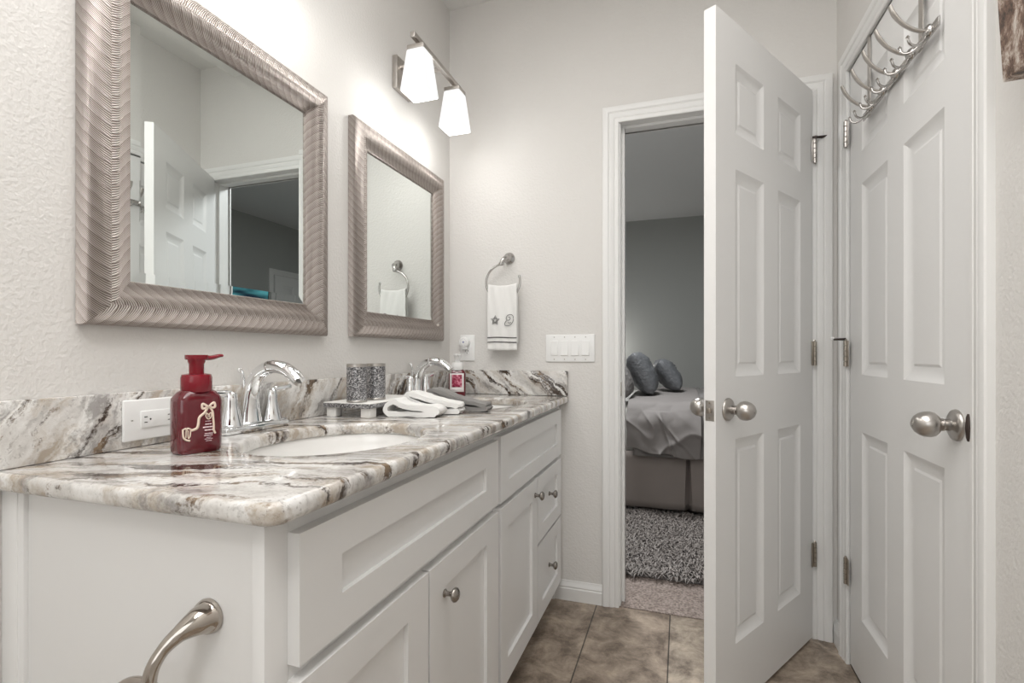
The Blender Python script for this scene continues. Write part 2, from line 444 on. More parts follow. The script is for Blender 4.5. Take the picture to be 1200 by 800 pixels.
struct('ceiling', MB().box(XL-T, XR+T, YN-T, YB, ZCEIL, ZCEIL+.1), 'ceiling', 'white bathroom ceiling', 'ceiling')
struct('wall_bedroom_far', MB().box(BXL-T, BXR+T, BYF, BYF+T, 0, ZCEIL), 'bed_wall', 'grey far wall of the bedroom behind the bed', 'wall')
struct('wall_bedroom_left', MB().box(BXL-T, BXL, YB+T, BYF, 0, ZCEIL), 'bed_wall', 'grey left wall of the bedroom', 'wall')
struct('wall_bedroom_right', MB().box(BXR, BXR+T, YB+T, BYF, 0, ZCEIL), 'bed_wall', 'grey bedroom wall with television and closet, seen in mirror', 'wall')
struct('ceiling_bedroom', MB().box(BXL-T, BXR+T, YB+T, BYF+T, ZCEIL, ZCEIL+.1), 'bed_ceiling', 'grey bedroom ceiling beyond the doorway', 'ceiling')

# casing: profile swept around an opening
CAS = [(0, 0), (0, .009), (.004, .011), (.014, .011), (.018, .0085), (.024, .0125), (.036, .0145), (.040, .0125), (.046, .0165), (.060, .018), (.066, .0165), (.068, .013), (.068, 0)]
def casing(mb, a0, a1, h, put):
    """a0<a1 along the wall, h head height; put(a, depth, z) -> point"""
    st = [(a0, 0, -1, 0), (a0, h, -1, 1), (a1, h, 1, 1), (a1, 0, 1, 0)]
    t = bmesh.new(); rings = []
    for a, z, da, dz in st:
        rings.append([t.verts.new(put(a+da*w, d, z+dz*w)) for w, d in CAS])
    n = len(CAS)
    for A, B in zip(rings, rings[1:]):
        for k in range(n-1): t.faces.new((A[k], A[k+1], B[k+1], B[k]))
    t.faces.new(rings[0]); t.faces.new(rings[-1][::-1])
    mb.merge(t)
mb = MB(); casing(mb, -.248, .463, HD, lambda a, d, z: (a, YB-d, z))
casing(mb, -.248, .463, HD, lambda a, d, z: (a, YB+T+d, z))
tr1 = struct('trim_1', mb, 'white_paint', 'white moulded casing around the open bedroom doorway', 'door trim', sharp=25)
mb = MB()   # jamb lining with stop
mb.box(OPL, -.242, YB+.001, YB+T-.001, 0, HD+.02).box(.470, OPR, YB+.001, YB+T-.001, 0, HD+.02).box(-.242, .470, YB+.001, YB+T-.001, HD+.005, HD+.02)
mb.box(-.242, -.230, YB+.045, YB+.085, 0, HD+.0045).box(.458, .4695, YB+.045, YB+.085, 0, HD+.0045).box(-.2295, .4575, YB+.045, YB+.085, HD-.007, HD+.0045)
j1 = mb.build('jamb', 'white_paint', tr1, smooth=False)
MB().box(-.2445, -.2405, YB+.006, YB+.034, .885, .945, .001).box(-.2410, -.2400, YB+.014, YB+.026, .905, .925).build('strike_plate', 'hinge_metal', tr1)['label'] = 'dark metal strike plate'
mb = MB(); casing(mb, 1.228, 2.006, HD, lambda a, d, z: (XR-d, a, z))
tr2 = struct('trim_2', mb, 'white_paint', 'white moulded casing around the closed door with hooks', 'door trim', sharp=25)
mb = MB()
mb.box(XR+.001, XR+T, 2.010, D2A, 0, HD+.02).box(XR+.001, XR+T, D2B, 1.224, 0, HD+.02).box(XR+.001, XR+T, 1.224, 2.010, HD+.005, HD+.02)
mb.box(XR+.045, XR+.08, 1.998, 2.010, 0, HD+.005, .002).box(XR+.045, XR+.08, 1.224, 1.236, 0, HD+.005, .002)
mb.build('jamb', 'white_paint', tr2, smooth=False)
t = MB()   # curved strike lip on the latch side
t.lathe([(.0025, -.027), (.0045, -.02), (.006, 0), (.0045, .02), (.0025, .027)], 12, TM((XR-.011, 1.2255, .920)))
t.build('strike_plate', 'dark_bronze', tr2)['label'] = 'dark curved strike lip'
struct('wall_closet', MB().box(XR+T, XR+T+.02, D2B-.1, D2A+.1, 0, HD+.2), 'toe_dark', 'dark space behind the closed door with hooks', 'wall')
emis('fill_pane', (.95, .98, 1), .8)  # glowing panes of a made-up window, added to account for the fill light
mb = MB(); wx0, wx1, wz0, wz1 = -.84, .36, .95, 2.25
for bx in ((wx0-.07, wx0, wz0-.07, wz1+.07), (wx1, wx1+.07, wz0-.07, wz1+.07), (wx0, wx1, wz1, wz1+.07), (wx0, wx1, wz0-.07, wz0), (wx0, wx1, (wz0+wz1)/2-.02, (wz0+wz1)/2+.02)):
    mb.box(bx[0], bx[1], YN, YN+.03, bx[2], bx[3], .003)
w1 = struct('added_window_1', mb, 'white_paint', 'added white framed window with glowing panes, unseen behind the camera', 'window')
for k in range(2): MB().box(wx0, wx1, YN+.004, YN+.010, wz0+k*.67, wz0+.63+k*.67).build('pane', 'fill_pane', w1)
# baseboards
BB = [(0, 0), (.014, 0), (.014, .050), (.011, .055), (.013, .060), (.010, .068), (.006, .074), (.004, .083), (0, .083)]
def baseboard(name, p0, p1, nrm, label):
    p0, p1, n = Vector(p0), Vector(p1), Vector(nrm)
    m = MB(); m.loft([[p+n*d+Vector((0, 0, z)) for d, z in BB] for p in (p0, p1)])
    return struct(name, m, 'white_paint', label, 'baseboard', sharp=25)
baseboard('baseboard_back', (-.985, YB, 0), (-.317, YB, 0), (0, -1, 0), 'white baseboard between the vanity and the doorway casing')
baseboard('baseboard_corner', (XR, 2.076, 0), (XR, 2.154, 0), (-1, 0, 0), 'short white baseboard in the corner between the two doors')
baseboard('baseboard_right', (XR, YN+.01, 0), (XR, 1.158, 0), (-1, 0, 0), 'white baseboard below the bark print canvas')
baseboard('baseboard_left', (XL, YN+.01, 0), (XL, .50, 0), (1, 0, 0), 'white baseboard on the mirror wall')

# ------------------------------------------------------------------ doors
R6 = [(0, 0), (.004, -.002), (.008, -.0045), (.030, -.0105), (.036, -.0105), (.042, -.008)]
def leaf(W, H, z0, ya, yb, s0=.004):
    m = MB()
    st, mu = .115, .105; pw = (W-2*st-mu)/2
    xs = [s0, s0+st, s0+st+pw, s0+st+pw+mu, s0+st+2*pw+mu, s0+W]
    zs = [z0, .212, .815, .998, 1.608, 1.712, 1.918, z0+H]
    cells = {(i, j) for i in (1, 3) for j in (1, 3, 5)}
    panel_face(m, xs, zs, cells, R6, yb, 1); panel_face(m, xs, zs, cells, R6, ya, -1)
    rim(m, s0, s0+W, z0, z0+H, ya, yb)
    return m
def knob_profile():
    return [(.033, 0), (.0335, .002), (.032, .006), (.026, .0095), (.015, .011), (.0125, .013), (.012, .022), (.0135, .024), (.0135, .026), (.0115, .028),
            (.0135, .030), (.020, .034), (.0255, .040), (.0275, .048), (.0268, .057), (.0235, .066), (.0175, .0735), (.010, .078), (.006, .0788), (.006, .0800), (.001, .0805)]
def add_knob(door, s, z, y, ny):
    m = MB(); m.lathe(knob_profile()[:8], 32)
    rx = -PI/2 if ny > 0 else PI/2
    base = m.build('door_knob', 'satin_nickel', door, (s, y, z), (rx, 0, 0)); base['label'] = 'satin nickel knob'
    k = MB(); k.lathe(knob_profile()[7:], 32); k.build('grip', 'satin_nickel', base)
    return base
def add_hinge(door, z, y, ydir, leafdir, mat='hinge_metal', stop=None):
    m = MB()
    for k in range(5):
        z0 = z-.045+k*.018
        m.lathe([(.0055, .0006), (.0065, .0014), (.0065, .0166), (.0055, .0174)], 14, TM((0, y, z0)))
    m.lathe([(.003, 0), (.0045, .002), (.003, .005), (.001, .006)], 10, TM((0, y, z+.045)))
    m.box(.002, .020, y-.003*ydir-.0015, y-.003*ydir+.0015, z-.044, z+.044, .0006)
    m.box(-.018, -.002, y-.003*ydir-.0015, y-.003*ydir+.0015, z-.044, z+.044, .0006)
    o = m.build('hinge', mat, door); o['label'] = 'metal butt hinge'
    return o
HT, HM, HB = 1.816, 1.066, .322
# door 1: open towards the camera
d1 = thing('door_1', 'open white six panel door swung into the bathroom from bedroom doorway', 'door', (.466, 2.13, 0), PI+math.radians(58.8), kind='structure')
leaf(.716, 2.024, .016, -.037, -.002).build('leaf', 'door_paint', d1, sharp=20)
add_knob(d1, .652, .905, -.002, 1); add_knob(d1, .652, .905, -.037, -1)
m = MB(); m.box(.7195, .7212, -.0325, -.0065, .876, .934, .0008); lp = m.build('latch_plate', 'satin_nickel', d1); lp['label'] = 'nickel latch plate on the door edge'
m = MB(); m.box(.721, .729, -.025, -.014, .897, .913, .002).lathe([(.003, 0), (.003, .0012)], 10, TM((.7212, -.0195, .884), 0, PI/2)).lathe([(.003, 0), (.003, .0012)], 10, TM((.7212, -.0195, .926), 0, PI/2)); m.build('latch_bolt', 'hinge_metal', lp)
h = add_hinge(d1, HT, .004, 1, 1, 'satin_nickel'); add_hinge(d1, HM, .004, 1, 1); add_hinge(d1, HB, .004, 1, 1)
m = MB()   # hinge-pin stop
m.tube([(.004, .004, HT+.049), (-.02, .022, HT+.052), (-.034, .034, HT+.057)], [.005, .006, .003], 10, flat=.5).lathe([(.010, -.002), (.010, .003)], 14, TM((0, .004, HT+.05)))
m.tube([(.004, .006, HT+.049), (.018, .012, HT+.046)], [.004, .004], 10)
o = m.build('hinge_stop', 'dark_bronze', h); o['label'] = 'dark hinge pin door stop'
# door 2: closed, with the hook rack
d2 = thing('door_2', 'closed white six panel door with chrome hook rack over its top', 'door', (.538, 2.002, 0), -PI/2, kind='structure')
leaf(.764, 2.02, .010, .009, .044, .003).build('leaf', 'door_paint', d2, sharp=20)
add_knob(d2, .706, .916, .009, -1); add_knob(d2, .706, .916, .044, 1)
add_hinge(d2, HT, -.004, -1, 1, 'satin_nickel'); h = add_hinge(d2, HM, -.004, -1, 1); add_hinge(d2, HB, -.004, -1, 1)
m = MB(); m.tube([(.004, -.006, HM+.049), (-.012, -.020, HM+.049), (-.032, -.030, HM+.049)], [.0045, .004, .0035], 10)
o = m.build('hinge_stop', 'dark_bronze', h); o['label'] = 'dark hinge pin stop arm'
m = MB(); m.lathe([(.003, 0), (.0055, .002), (.0055, .010), (.003, .012)], 12, TM((-.032, -.030, HM+.049), 0, -1.0, .6)); o = m.build('bumper', 'white_plastic', h); o['label'] = 'white rubber bumper'

# closet door in bedroom (seen in the mirror)
d3 = thing('door_3', 'white panelled closet door on bedroom wall, seen in large mirror', 'door', (BXR, 4.95, 0), -PI/2, kind='structure')
def cput(a, d, z): return (a, -d, z)
m = MB(); casing(m, -.75, .02, HD, cput); m.build('frame', 'white_paint', d3, sharp=25)
m = leaf(.745, 2.02, .010, -.017, -.001, -.740); m.build('leaf', 'door_paint', d3, sharp=20)

# ================================================================== VANITY
def shaker(W, H, t=.020, fr=.058, chamf=.0015, fz=None):
    """local: x 0..W, z 0..H, front at y=-t, back y=0"""
    m = MB(); fz = fz or fr
    xs = [0, fr, W-fr, W]; zs = [0, fz, H-fz, H]
    panel_face(m, xs, zs, {(1, 1)}, [(0, 0), (.0012, -.0002), (.0014, -.0095)], -t, -1)
    rim(m, 0, W, 0, H, -t, 0)
    panel_face(m, [0, W], [0, H], {}, [], 0, 1)
    return m
def add_pull(par, x, z, y):
    m = MB(); m.lathe([(.0085, 0), (.009, .002), (.0055, .005), (.0048, .012), (.006, .016), (.013, .021), (.0155, .025), (.0145, .029), (.010, .0325), (.001, .034)], 24)
    o = m.build('knob', 'pull_nickel', par, (x, y, z), (PI/2, 0, 0)); o['label'] = 'small round nickel knob'
XF = -.503       # face frame plane
def cabinet(name, label, y0, y1, end_near):
    # local frame: x along +Y world, y towards the wall (-X world): rot +90deg about z
    c = thing(name, label, 'cabinet', (XF, y0, 0), PI/2, 'white vanity cabinets')
    Wd = y1-y0; D = XF-XL-.002
    m = MB()
    m.box(.0, .016, .02, D, .0, .8518).box(Wd-.016, Wd, .02, D, .0, .8518).box(.016, Wd-.016, .02, D-.01, .10, .116).box(.016, Wd-.016, D-.012, D, .10, .8518)
    m.box(.016, Wd-.016, .075, .09, 0, .10)
    m.build('carcass', 'cabinet_paint', c)
    return c, Wd
Y0, Y1, Y2 = .512, 1.328, 2.150
ca, Wd = cabinet('vanity_cabinet', 'white shaker sink cabinet nearer the camera, with chrome ring on its end', Y0, Y1, True)
m = MB()
m.box(-.004, .038, 0, .020, .10, .8518, .001).box(Wd-.035, Wd-.0005, 0, .020, .10, .8518, .001).box(.038, Wd-.035, 0, .020, .815, .8518).box(.038, Wd-.035, 0, .020, .62, .655).box(.038, Wd-.035, 0, .020, .10, .125)
m.build('face_frame', 'cabinet_paint', ca)
m = MB(); m.box(-.007, .004, .474, .5285, 0, .8518, .002).box(-.0095, .004, .486, .512, 0, .8518, .003); m.build('scribe_moulding', 'cabinet_paint', ca)
f = shaker(.772, .178, fr=.088, fz=.058).build('false_front', 'cabinet_paint', ca, (.036, 0, .647), sharp=20)
for i, (a, w, kx) in enumerate(((.036, .362, .31), (.404, .404, .062))):
    d = shaker(w, .522, fr=.078 if i == 0 else .085, fz=.060).build('door', 'cabinet_paint', ca, (a, 0, .103), sharp=20)
    if i == 1: add_pull(d, .066, .448, -.020)
cb, Wd = cabinet('vanity_cabinet', 'white shaker cabinet with two drawers beside the towel wall', Y1+.001, Y2, False)
m = MB()
m.box(.0005, .03, 0, .020, .10, .8518, .001).box(Wd-.058, Wd, 0, .020, .10, .8518, .001).box(.03, Wd-.058, 0, .020, .82, .8518).box(.03, Wd-.058, 0, .020, .615, .655).box(.03, Wd-.058, 0, .020, .10, .125).box(.38, .41, 0, .020, .125, .615)
m.build('face_frame', 'cabinet_paint', cb)
b0 = .012
shaker(.752, .190, fr=.068, fz=.052).build('false_front', 'cabinet_paint', cb, (b0, 0, .641), sharp=20)
d = shaker(.382, .521, fr=.062, fz=.066).build('door', 'cabinet_paint', cb, (b0, 0, .104), sharp=20); add_pull(d, .350, .468, -.020)
for z, hh in ((.388, .237), (.104, .274)):
    d = shaker(.364, hh, fr=.062, fz=.052).build('drawer', 'cabinet_paint', cb, (b0+.388, 0, z), sharp=20); add_pull(d, .158, hh-.098 if hh < .25 else hh/2+.012, -.020)

# counter slab with two oval cut-outs
SK = [(-.725, .945), (-.725, 1.75)]
def counter():
    cu = bpy.data.curves.new('c', 'CURVE'); cu.dimensions = '2D'; cu.fill_mode = 'BOTH'
    bd = .011; cu.extrude = .015-bd; cu.bevel_depth = bd; cu.bevel_resolution = 4; cu.offset = -bd
    x0, x1, y0, y1, r = XL+.001, XC, .4833, YB-.001, .028
    def poly(pts):
        s = cu.splines.new('POLY'); s.points.add(len(pts)-1); s.use_cyclic_u = True
        for p, q in zip(s.points, pts): p.co = (q[0], q[1], 0, 1)
    out = [(x0, y0)]
    for k in range(9):
        a = -PI/2+k/8*PI/2; out.append((x1-r+r*math.cos(a), y0+r+r*math.sin(a)))
    out += [(x1, y0+.2+k*.2) for k in range(7)] + [(x1, y1), (x0, y1)]
    poly(out)
    for cx, cy in SK: poly([(cx+.176*math.cos(2*PI*k/72), cy+.216*math.sin(2*PI*k/72)) for k in range(72)])
    ob = bpy.data.objects.new('tmpc', cu); COL.objects.link(ob); bpy.context.view_layer.update()
    me = bpy.data.meshes.new_from_object(ob.evaluated_get(bpy.context.evaluated_depsgraph_get()))
    bpy.data.objects.remove(ob); bpy.data.curves.remove(cu)
    bm = bmesh.new(); bm.from_mesh(me); bmesh.ops.remove_doubles(bm, verts=bm.verts, dist=1e-5); bmesh.ops.recalc_face_normals(bm, faces=bm.faces)
    for f in bm.faces: f.smooth = True
    for e in bm.edges:
        if len(e.link_faces) == 2 and e.calc_face_angle(0) > math.radians(30): e.smooth = False
    bm.to_mesh(me); bm.free(); me.materials.clear()
    return me
ct = link('countertop', counter(), 'granite_counter', None, (0, 0, ZC-.015)); tag(ct, 'white and brown veined granite vanity countertop with two oval basins', 'countertop')
bs = MB().box(0, .020, 0, YB-.4833-.022, 0, .108, .002).build('backsplash', 'granite_left', None, (XL+.001, .4833, ZC+.0005)); tag(bs, 'long granite backsplash along the mirror wall, holding the near outlet', 'backsplash')
bs = MB().box(0, XC-XL-.004, -.020, 0, 0, .108, .002).build('backsplash', 'granite_back', None, (XL+.002, YB-.001, ZC+.0005)); tag(bs, 'short granite backsplash below the light switches and towel', 'backsplash')

def sink(loc, label):
    s = thing('sink', label, 'sink', loc)
    m = MB(); ax, ay, dp = .186, .226, .150
    def ring(f, z): return [(ax*f*math.cos(2*PI*k/56), ay*f*math.sin(2*PI*k/56), z) for k in range(56)]
    prof = [(1.10, 0), (1.0, 0), (.985, -.006)]
    for k in range(1, 13):
        a = k/12*PI/2; prof.append((.985*math.cos(a)**.55 if k < 12 else .12, -.006-dp*math.sin(a)**1.1))
    prof_o = [(.14, -dp-.020), (.5, -dp-.012), (.85, -dp*.75), (1.03, -.03), (1.10, -.012)]
    m.loft([ring(f, z) for f, z in prof] , False, True)
    m.loft([ring(f, z) for f, z in prof_o+[(1.10, 0)]], True, False)
    m.build('basin', 'white_ceramic', s, sharp=50)
    d = MB(); d.lathe([(.027, 0), (.026, .003), (.021, .0035), (.020, .001), (.018, .004), (.001, .006)], 24, TM((0, 0, -dp-.0035))); d.build('drain', 'chrome', s)['label'] = 'chrome drain'
    return s
zs_ = ZC-.0305
sink((SK[0][0], SK[0][1], zs_), 'oval white undermount sink beside the large red soap bottle')
sink((SK[1][0], SK[1][1], zs_), 'oval white undermount sink farther along counter, below smaller mirror')

def faucet(loc, label):
    f = thing('faucet', label, 'faucet', loc, 0, 'chrome basin faucets')
    # local: x towards the basin (+X), y along the wall
    m = MB(); m.box(-.027, .027, -.095, .095, 0, .016, .005, 3).box(-.023, .023, -.088, .088, .014, .021, .003, 2); m.build('base_plate', 'chrome', f)
    pts = smooth_path([(-.004, 0, .018), (-.006, 0, .055), (.000, 0, .100), (.022, 0, .135), (.058, 0, .152), (.096, 0, .149), (.126, 0, .133), (.140, 0, .120)], 7)
    n = len(pts)
    m = MB(); m.tube(pts, lerpl([.023, .0205, .018, .0165, .0155, .015, .0145, .0135], n), 20, flat=lerpl([1.25, 1.1, 1.0, 1.0, 1.08, 1.2, 1.25, 1.2], n), up=(1, 0, .2)); sp = m.build('spout', 'chrome', f, sharp=60)
    m = MB(); m.lathe([(.0085, 0), (.0085, .008)], 16, TM((.134, 0, .112), 0, .6)); m.build('aerator', 'satin_nickel', sp)
    for s in (-1, 1):
        m = MB(); m.lathe([(.026, .018), (.0255, .022), (.0215, .036), (.0165, .058), (.0145, .072), (.0150, .080), (.0135, .084), (.0125, .092), (.008, .096)], 24, TM((0, s*.060, 0)))
        h = m.build('handle', 'chrome', f)
        m = MB(); m.tube(smooth_path([(-.004, s*.056, .090), (.0, s*.075, .0925), (.004, s*.098, .0945), (.006, s*.120, .0985)], 4), lerpl([.008, .0085, .007, .006], 13), 14, flat=.6, up=(0, 0, 1)); m.build('lever', 'chrome', h)
    m = MB(); m.tube([(-.023, 0, .016), (-.024, 0, .09), (-.026, 0, .125)], .0028, 10).tube(smooth_path([(-.026, 0, .120), (-.029, -.004, .140), (-.033, -.010, .146)], 3), [.004, .0045, .0045, .0048, .005, .005, .0045], 10); m.build('lift_rod', 'chrome', f)
    return f
f1 = faucet((-.983, .955, ZC), 'chrome two handle faucet behind the large red soap bottle')
dup(f1, (-.983, 1.765, ZC), label='chrome two handle faucet farther along counter, beside the smaller soap bottle')

# ================================================================== MIRRORS
def mirror(loc, label):
    """local: x along world +Y, z up, -y out of the wall -> rotated +90deg about z; origin bottom left corner on the wall"""
    Wm, Hm = .656, .722
    o = thing('framed_mirror', label, 'mirror', loc, PI/2, 'framed wall mirrors')
    PRF = [(0, 0), (0, .018), (.004, .024), (.012, .029), (.022, .033), (.034, .0355), (.046, .0345), (.054, .031), (.062, .024), (.072, .017), (.080, .0135), (.086, .0135), (.088, .010), (.088, .002)]
    bm = bmesh.new(); uvl = bm.loops.layers.uv.new('UVMap')
    sl = [0]
    for a, b in zip(PRF, PRF[1:]): sl.append(sl[-1]+math.hypot(b[0]-a[0], b[1]-a[1]))
    cor = [(0, 0, 1, 1), (Wm, 0, -1, 1), (Wm, Hm, -1, -1), (0, Hm, 1, -1)]
    V = [[bm.verts.new((cx+dx*w, -d, cz+dz*w)) for w, d in PRF] for cx, cz, dx, dz in cor]
    for c in range(4):
        A, B = V[c], V[(c+1) % 4]; Ln = Wm if c % 2 == 0 else Hm
        for k in range(len(PRF)-1):
            f = bm.faces.new((A[k], B[k], B[k+1], A[k+1])); f.smooth = True
            w0, w1 = PRF[k][0], PRF[k+1][0]
            for lp, uv in zip(f.loops, ((w0, sl[k]), (Ln-w0, sl[k]), (Ln-w1, sl[k+1]), (w1, sl[k+1]))): lp[uvl].uv = (uv[0]+c*2.37, uv[1])
    bmesh.ops.recalc_face_normals(bm, faces=bm.faces)
    for e in bm.edges:
        if len(e.link_faces) == 2 and e.calc_face_angle(0) > math.radians(38): e.smooth = False
    me = bpy.data.meshes.new('frame'); bm.to_mesh(me); bm.free()
    link('frame', me, 'frame_silver', o)['label'] = 'champagne silver frame embossed with feather ripples'
    m = MB(); e = .0865; b = .022
    def rect(i, y): return [(e+i, y, e+i), (Wm-e-i, y, e+i), (Wm-e-i, y, Hm-e-i), (e+i, y, Hm-e-i)]
    m.loft([rect(0, -.002), rect(0, -.0085), rect(b, -.0092)], True, True)
    m.build('glass', 'mirror', o, smooth=False)
    return o
mirror((XL+.0015, .609, 1.119), 'large framed mirror nearest the camera, reflecting the open door')
mirror((XL+.0015, 1.391, 1.122), 'framed mirror under the lit vanity lamp, reflecting the hand towel')

# ================================================================== VANITY LIGHT
def vanity_light(loc, label):
    v = thing('vanity_light', label, 'wall lamp', loc, 0, 'two shade vanity lamps')
    MB().box(0, .022, -.060, .060, -.062, .062, .004).build('back_plate', 'brushed_nickel', v)
    m = MB()
    for s in (-.03, .03): m.box(.020, .160, s-.007, s+.007, .020, .034, .002)
    m.build('arm', 'brushed_nickel', v)
    MB().box(.155, .173, -.195, .195, .018, .036, .0025).build('bar', 'brushed_nickel', v)
    for s in (-1, 1):
        y = s*.145
        m = MB(); m.box(.164-.033, .164+.033, y-.033, y+.033, -.012, .004, .002).box(.155, .173, y-.009, y+.009, .003, .019, .002)
        cp = m.build('shade_cap', 'brushed_nickel', v)
        def sq(h, z, r=.006):
            p = []
            for cx, cy, a0 in ((1, 1, 0), (-1, 1, PI/2), (-1, -1, PI), (1, -1, 3*PI/2)):
                for k in range(4):
                    a = a0+k/3*PI/2; p.append((.164+cx*(h-r)+r*math.cos(a), y+cy*(h-r)+r*math.sin(a), z))
            return p
        m = MB(); m.loft([sq(.031, -.010), sq(.034, -.014), sq(.050, -.152), sq(.0495, -.156), sq(.0475, -.1565)], True, False)
        m2 = MB(); m2.box(.164-.0478, .164+.0478, y-.0478, y+.0478, -.1560, -.1545)
        sh_ = m.build('shade', 'shade_glass', v, sharp=30); sh_['label'] = 'frosted white flared glass shade'; m2.build('diffuser', 'shade_opening', sh_)
        lamp = point('vanity_bulb_light', (loc[0]+.164, loc[1]+y, loc[2]-.185), BULB_W, .035, (1, .985, .96))
    return v
v1 = vanity_light((XL+.001, 1.715, 2.128), 'lit two shade nickel vanity lamp above the mirror reflecting the towel')
vanity_light((XL+.001, .937, 2.20), 'two shade nickel vanity lamp above the large mirror near the camera')
cl = thing('ceiling_lamp', 'round white ceiling lamp behind the camera', 'ceiling lamp', (-.25, -.75, ZCEIL))
MB().lathe([(.17, 0), (.17, -.02), (.165, -.025), (.16, -.025)], 36).build('rim', 'brushed_nickel', cl)
MB().lathe([(.16, -.02), (.15, -.035), (.11, -.052), (.05, -.060), (.002, -.061)], 36).build('diffuser', 'ceiling_dome', cl)

# ================================================================== WALL FITTINGS
# near outlet, mounted sideways on the long backsplash.  local x along +Y, z up, -y out of wall
def wall_thing(name, label, cat, loc, rz, group=None): return thing(name, label, cat, loc, rz, group)
XS = XL+.021
o = wall_thing('outlet', 'white wall outlet set sideways in granite beside the large soap bottle', 'outlet', (XS, .740, .936), PI/2)
MB().box(-.066, .066, -.006, 0, -.040, .040, .003, 3).build('cover_plate', 'white_plastic', o)
m = MB(); m.box(-.034, .034, -.0085, -.005, -.0165, .0165, .001); rc = m.build('receptacle', 'white_plastic', o)
for k in (-.022, .026):
    for z in (.0048, -.0058): MB().box(k-.006, k, -.0090, -.0084, z-.0008, z+.0008).build('slot', 'dark_slot', rc)
    MB().lathe([(.0018, 0), (.0018, .0006)], 10, TM((k+.006, -.0084, -.0005), PI/2)).build('ground_hole', 'dark_slot', rc)
for k in (-.050, .050): MB().box(k-.002, k+.002, -.0066, -.0058, -.0010, .0010).build('screw', 'satin_nickel', o)
# far outlet on the back wall; local x = X, -y out
o = wall_thing('outlet', 'white wall outlet with round plug-in device, left of the hand towel', 'outlet', (-.940, YB-.0005, 1.092), 0)
MB().box(-.036, .036, -.006, 0, -.060, .060, .003, 3).build('cover_plate', 'white_plastic', o)
rc = MB().box(-.0168, .0168, -.0085, -.005, -.034, .034, .001).build('receptacle', 'white_plastic', o)
for k in (-.006, .006): MB().box(k-.001, k+.001, -.0090, -.0084, -.018, -.010).build('slot', 'dark_slot', rc)
MB().lathe([(.002, 0), (.002, .0006)], 10, TM((0, -.0084, -.025), PI/2)).build('ground_hole', 'dark_slot', rc)
p = thing('plug_in_device', 'round white plug-in device with blue dot in the far outlet', 'plug-in device', (-.947, YB-.0095, 1.118))
m = MB(); m.lathe([(.021, 0), (.024, .006), (.0245, .018), (.022, .024), (.018, .026), (.001, .0262)], 32, TM((0, 0, 0), PI/2)).box(-.012, .012, -.020, 0, -.034, -.016, .003); m.build('body', 'white_plastic', p)
m = MB(); m.lathe([(.0032, 0), (.0032, .0008)], 16, TM((0, -.0260, 0), PI/2)); m.build('sensor', 'blue_dot', p)
m = MB()
for k in range(12): a = k*PI/6; m.lathe([(.0012, 0), (.0012, .0007)], 8, TM((.0155*math.cos(a), -.0258, .0155*math.sin(a)), PI/2))
m.build('vent', 'toe_dark', p)
# light switches
o = wall_thing('light_switch', 'white four gang rocker switch plate between towel and doorway', 'light switch', (-.4575, YB-.0005, 1.089), 0)
MB().box(-.1075, .1075, -.006, 0, -.0595, .0595, .003, 3).build('cover_plate', 'white_plastic', o)
for k in range(4):
    x = -.069+k*.046
    fr = MB().box(x-.0168, x+.0168, -.0072, -.005, -.0335, .0335, .0008).build('switch_frame', 'white_plastic', o)
    m = MB()
    if k == 0: m.box(x-.0145, x+.0145, -.0088, -.007, -.031, .031, .0008)
    else: m.loft([[(x-.0150, -.0068, -.0315), (x+.0150, -.0068, -.0315), (x+.0150, -.0068, .0315), (x-.0150, -.0068, .0315)],
             [(x-.0148, -.0120, -.0300), (x+.0148, -.0120, -.0300), (x+.0148, -.0078, .0300), (x-.0148, -.0078, .0300)]])
    m.build('rocker', 'white_plastic', fr, sharp=20)
for k in range(4):
    for s in (-1, 1): MB().lathe([(.0028, 0), (.002, .001)], 10, TM((-.069+k*.046, -.006, s*.048), PI/2)).build('screw', 'satin_nickel', o)
# towel ring
tr = thing('towel_ring', 'chrome towel ring on wall above the light switches, holding hand towel', 'towel ring', (-.736, YB, 1.494))
MB().lathe([(.026, 0), (.027, .003), (.025, .008), (.017, .013), (.014, .02), (.012, .030)], 24, TM((0, 0, 0), PI/2)).build('flange', 'ring_nickel', tr)
MB().tube(smooth_path([(0, -.028, 0), (-.004, -.045, -.006), (-.012, -.055, -.017), (-.018, -.058, -.030)], 4), lerpl([.0115, .011, .0105, .0085], 13), 16).lathe([(.007, 0), (.012, .004), (.012, .012), (.007, .016)], 16, TM((-.018, -.058, -.040))).build('post', 'ring_nickel', tr)
RC = (-.010, -.058, -.113)    # ring centre (local)
pts = []
for k in range(49):
    a = math.radians(98+k/48*278); pts.append((RC[0]+.079*math.cos(a), RC[1], RC[2]+.079*math.sin(a)))
m = MB(); m.tube(pts, .0050, 12); m.lathe([(.002, -.006), (.0055, -.004), (.0055, .004), (.002, .006)], 12, TM((RC[0]+.079*math.cos(math.radians(16)), RC[1], RC[2]+.079*math.sin(math.radians(16))), .0, .3)); m.build('ring', 'ring_nickel', tr)
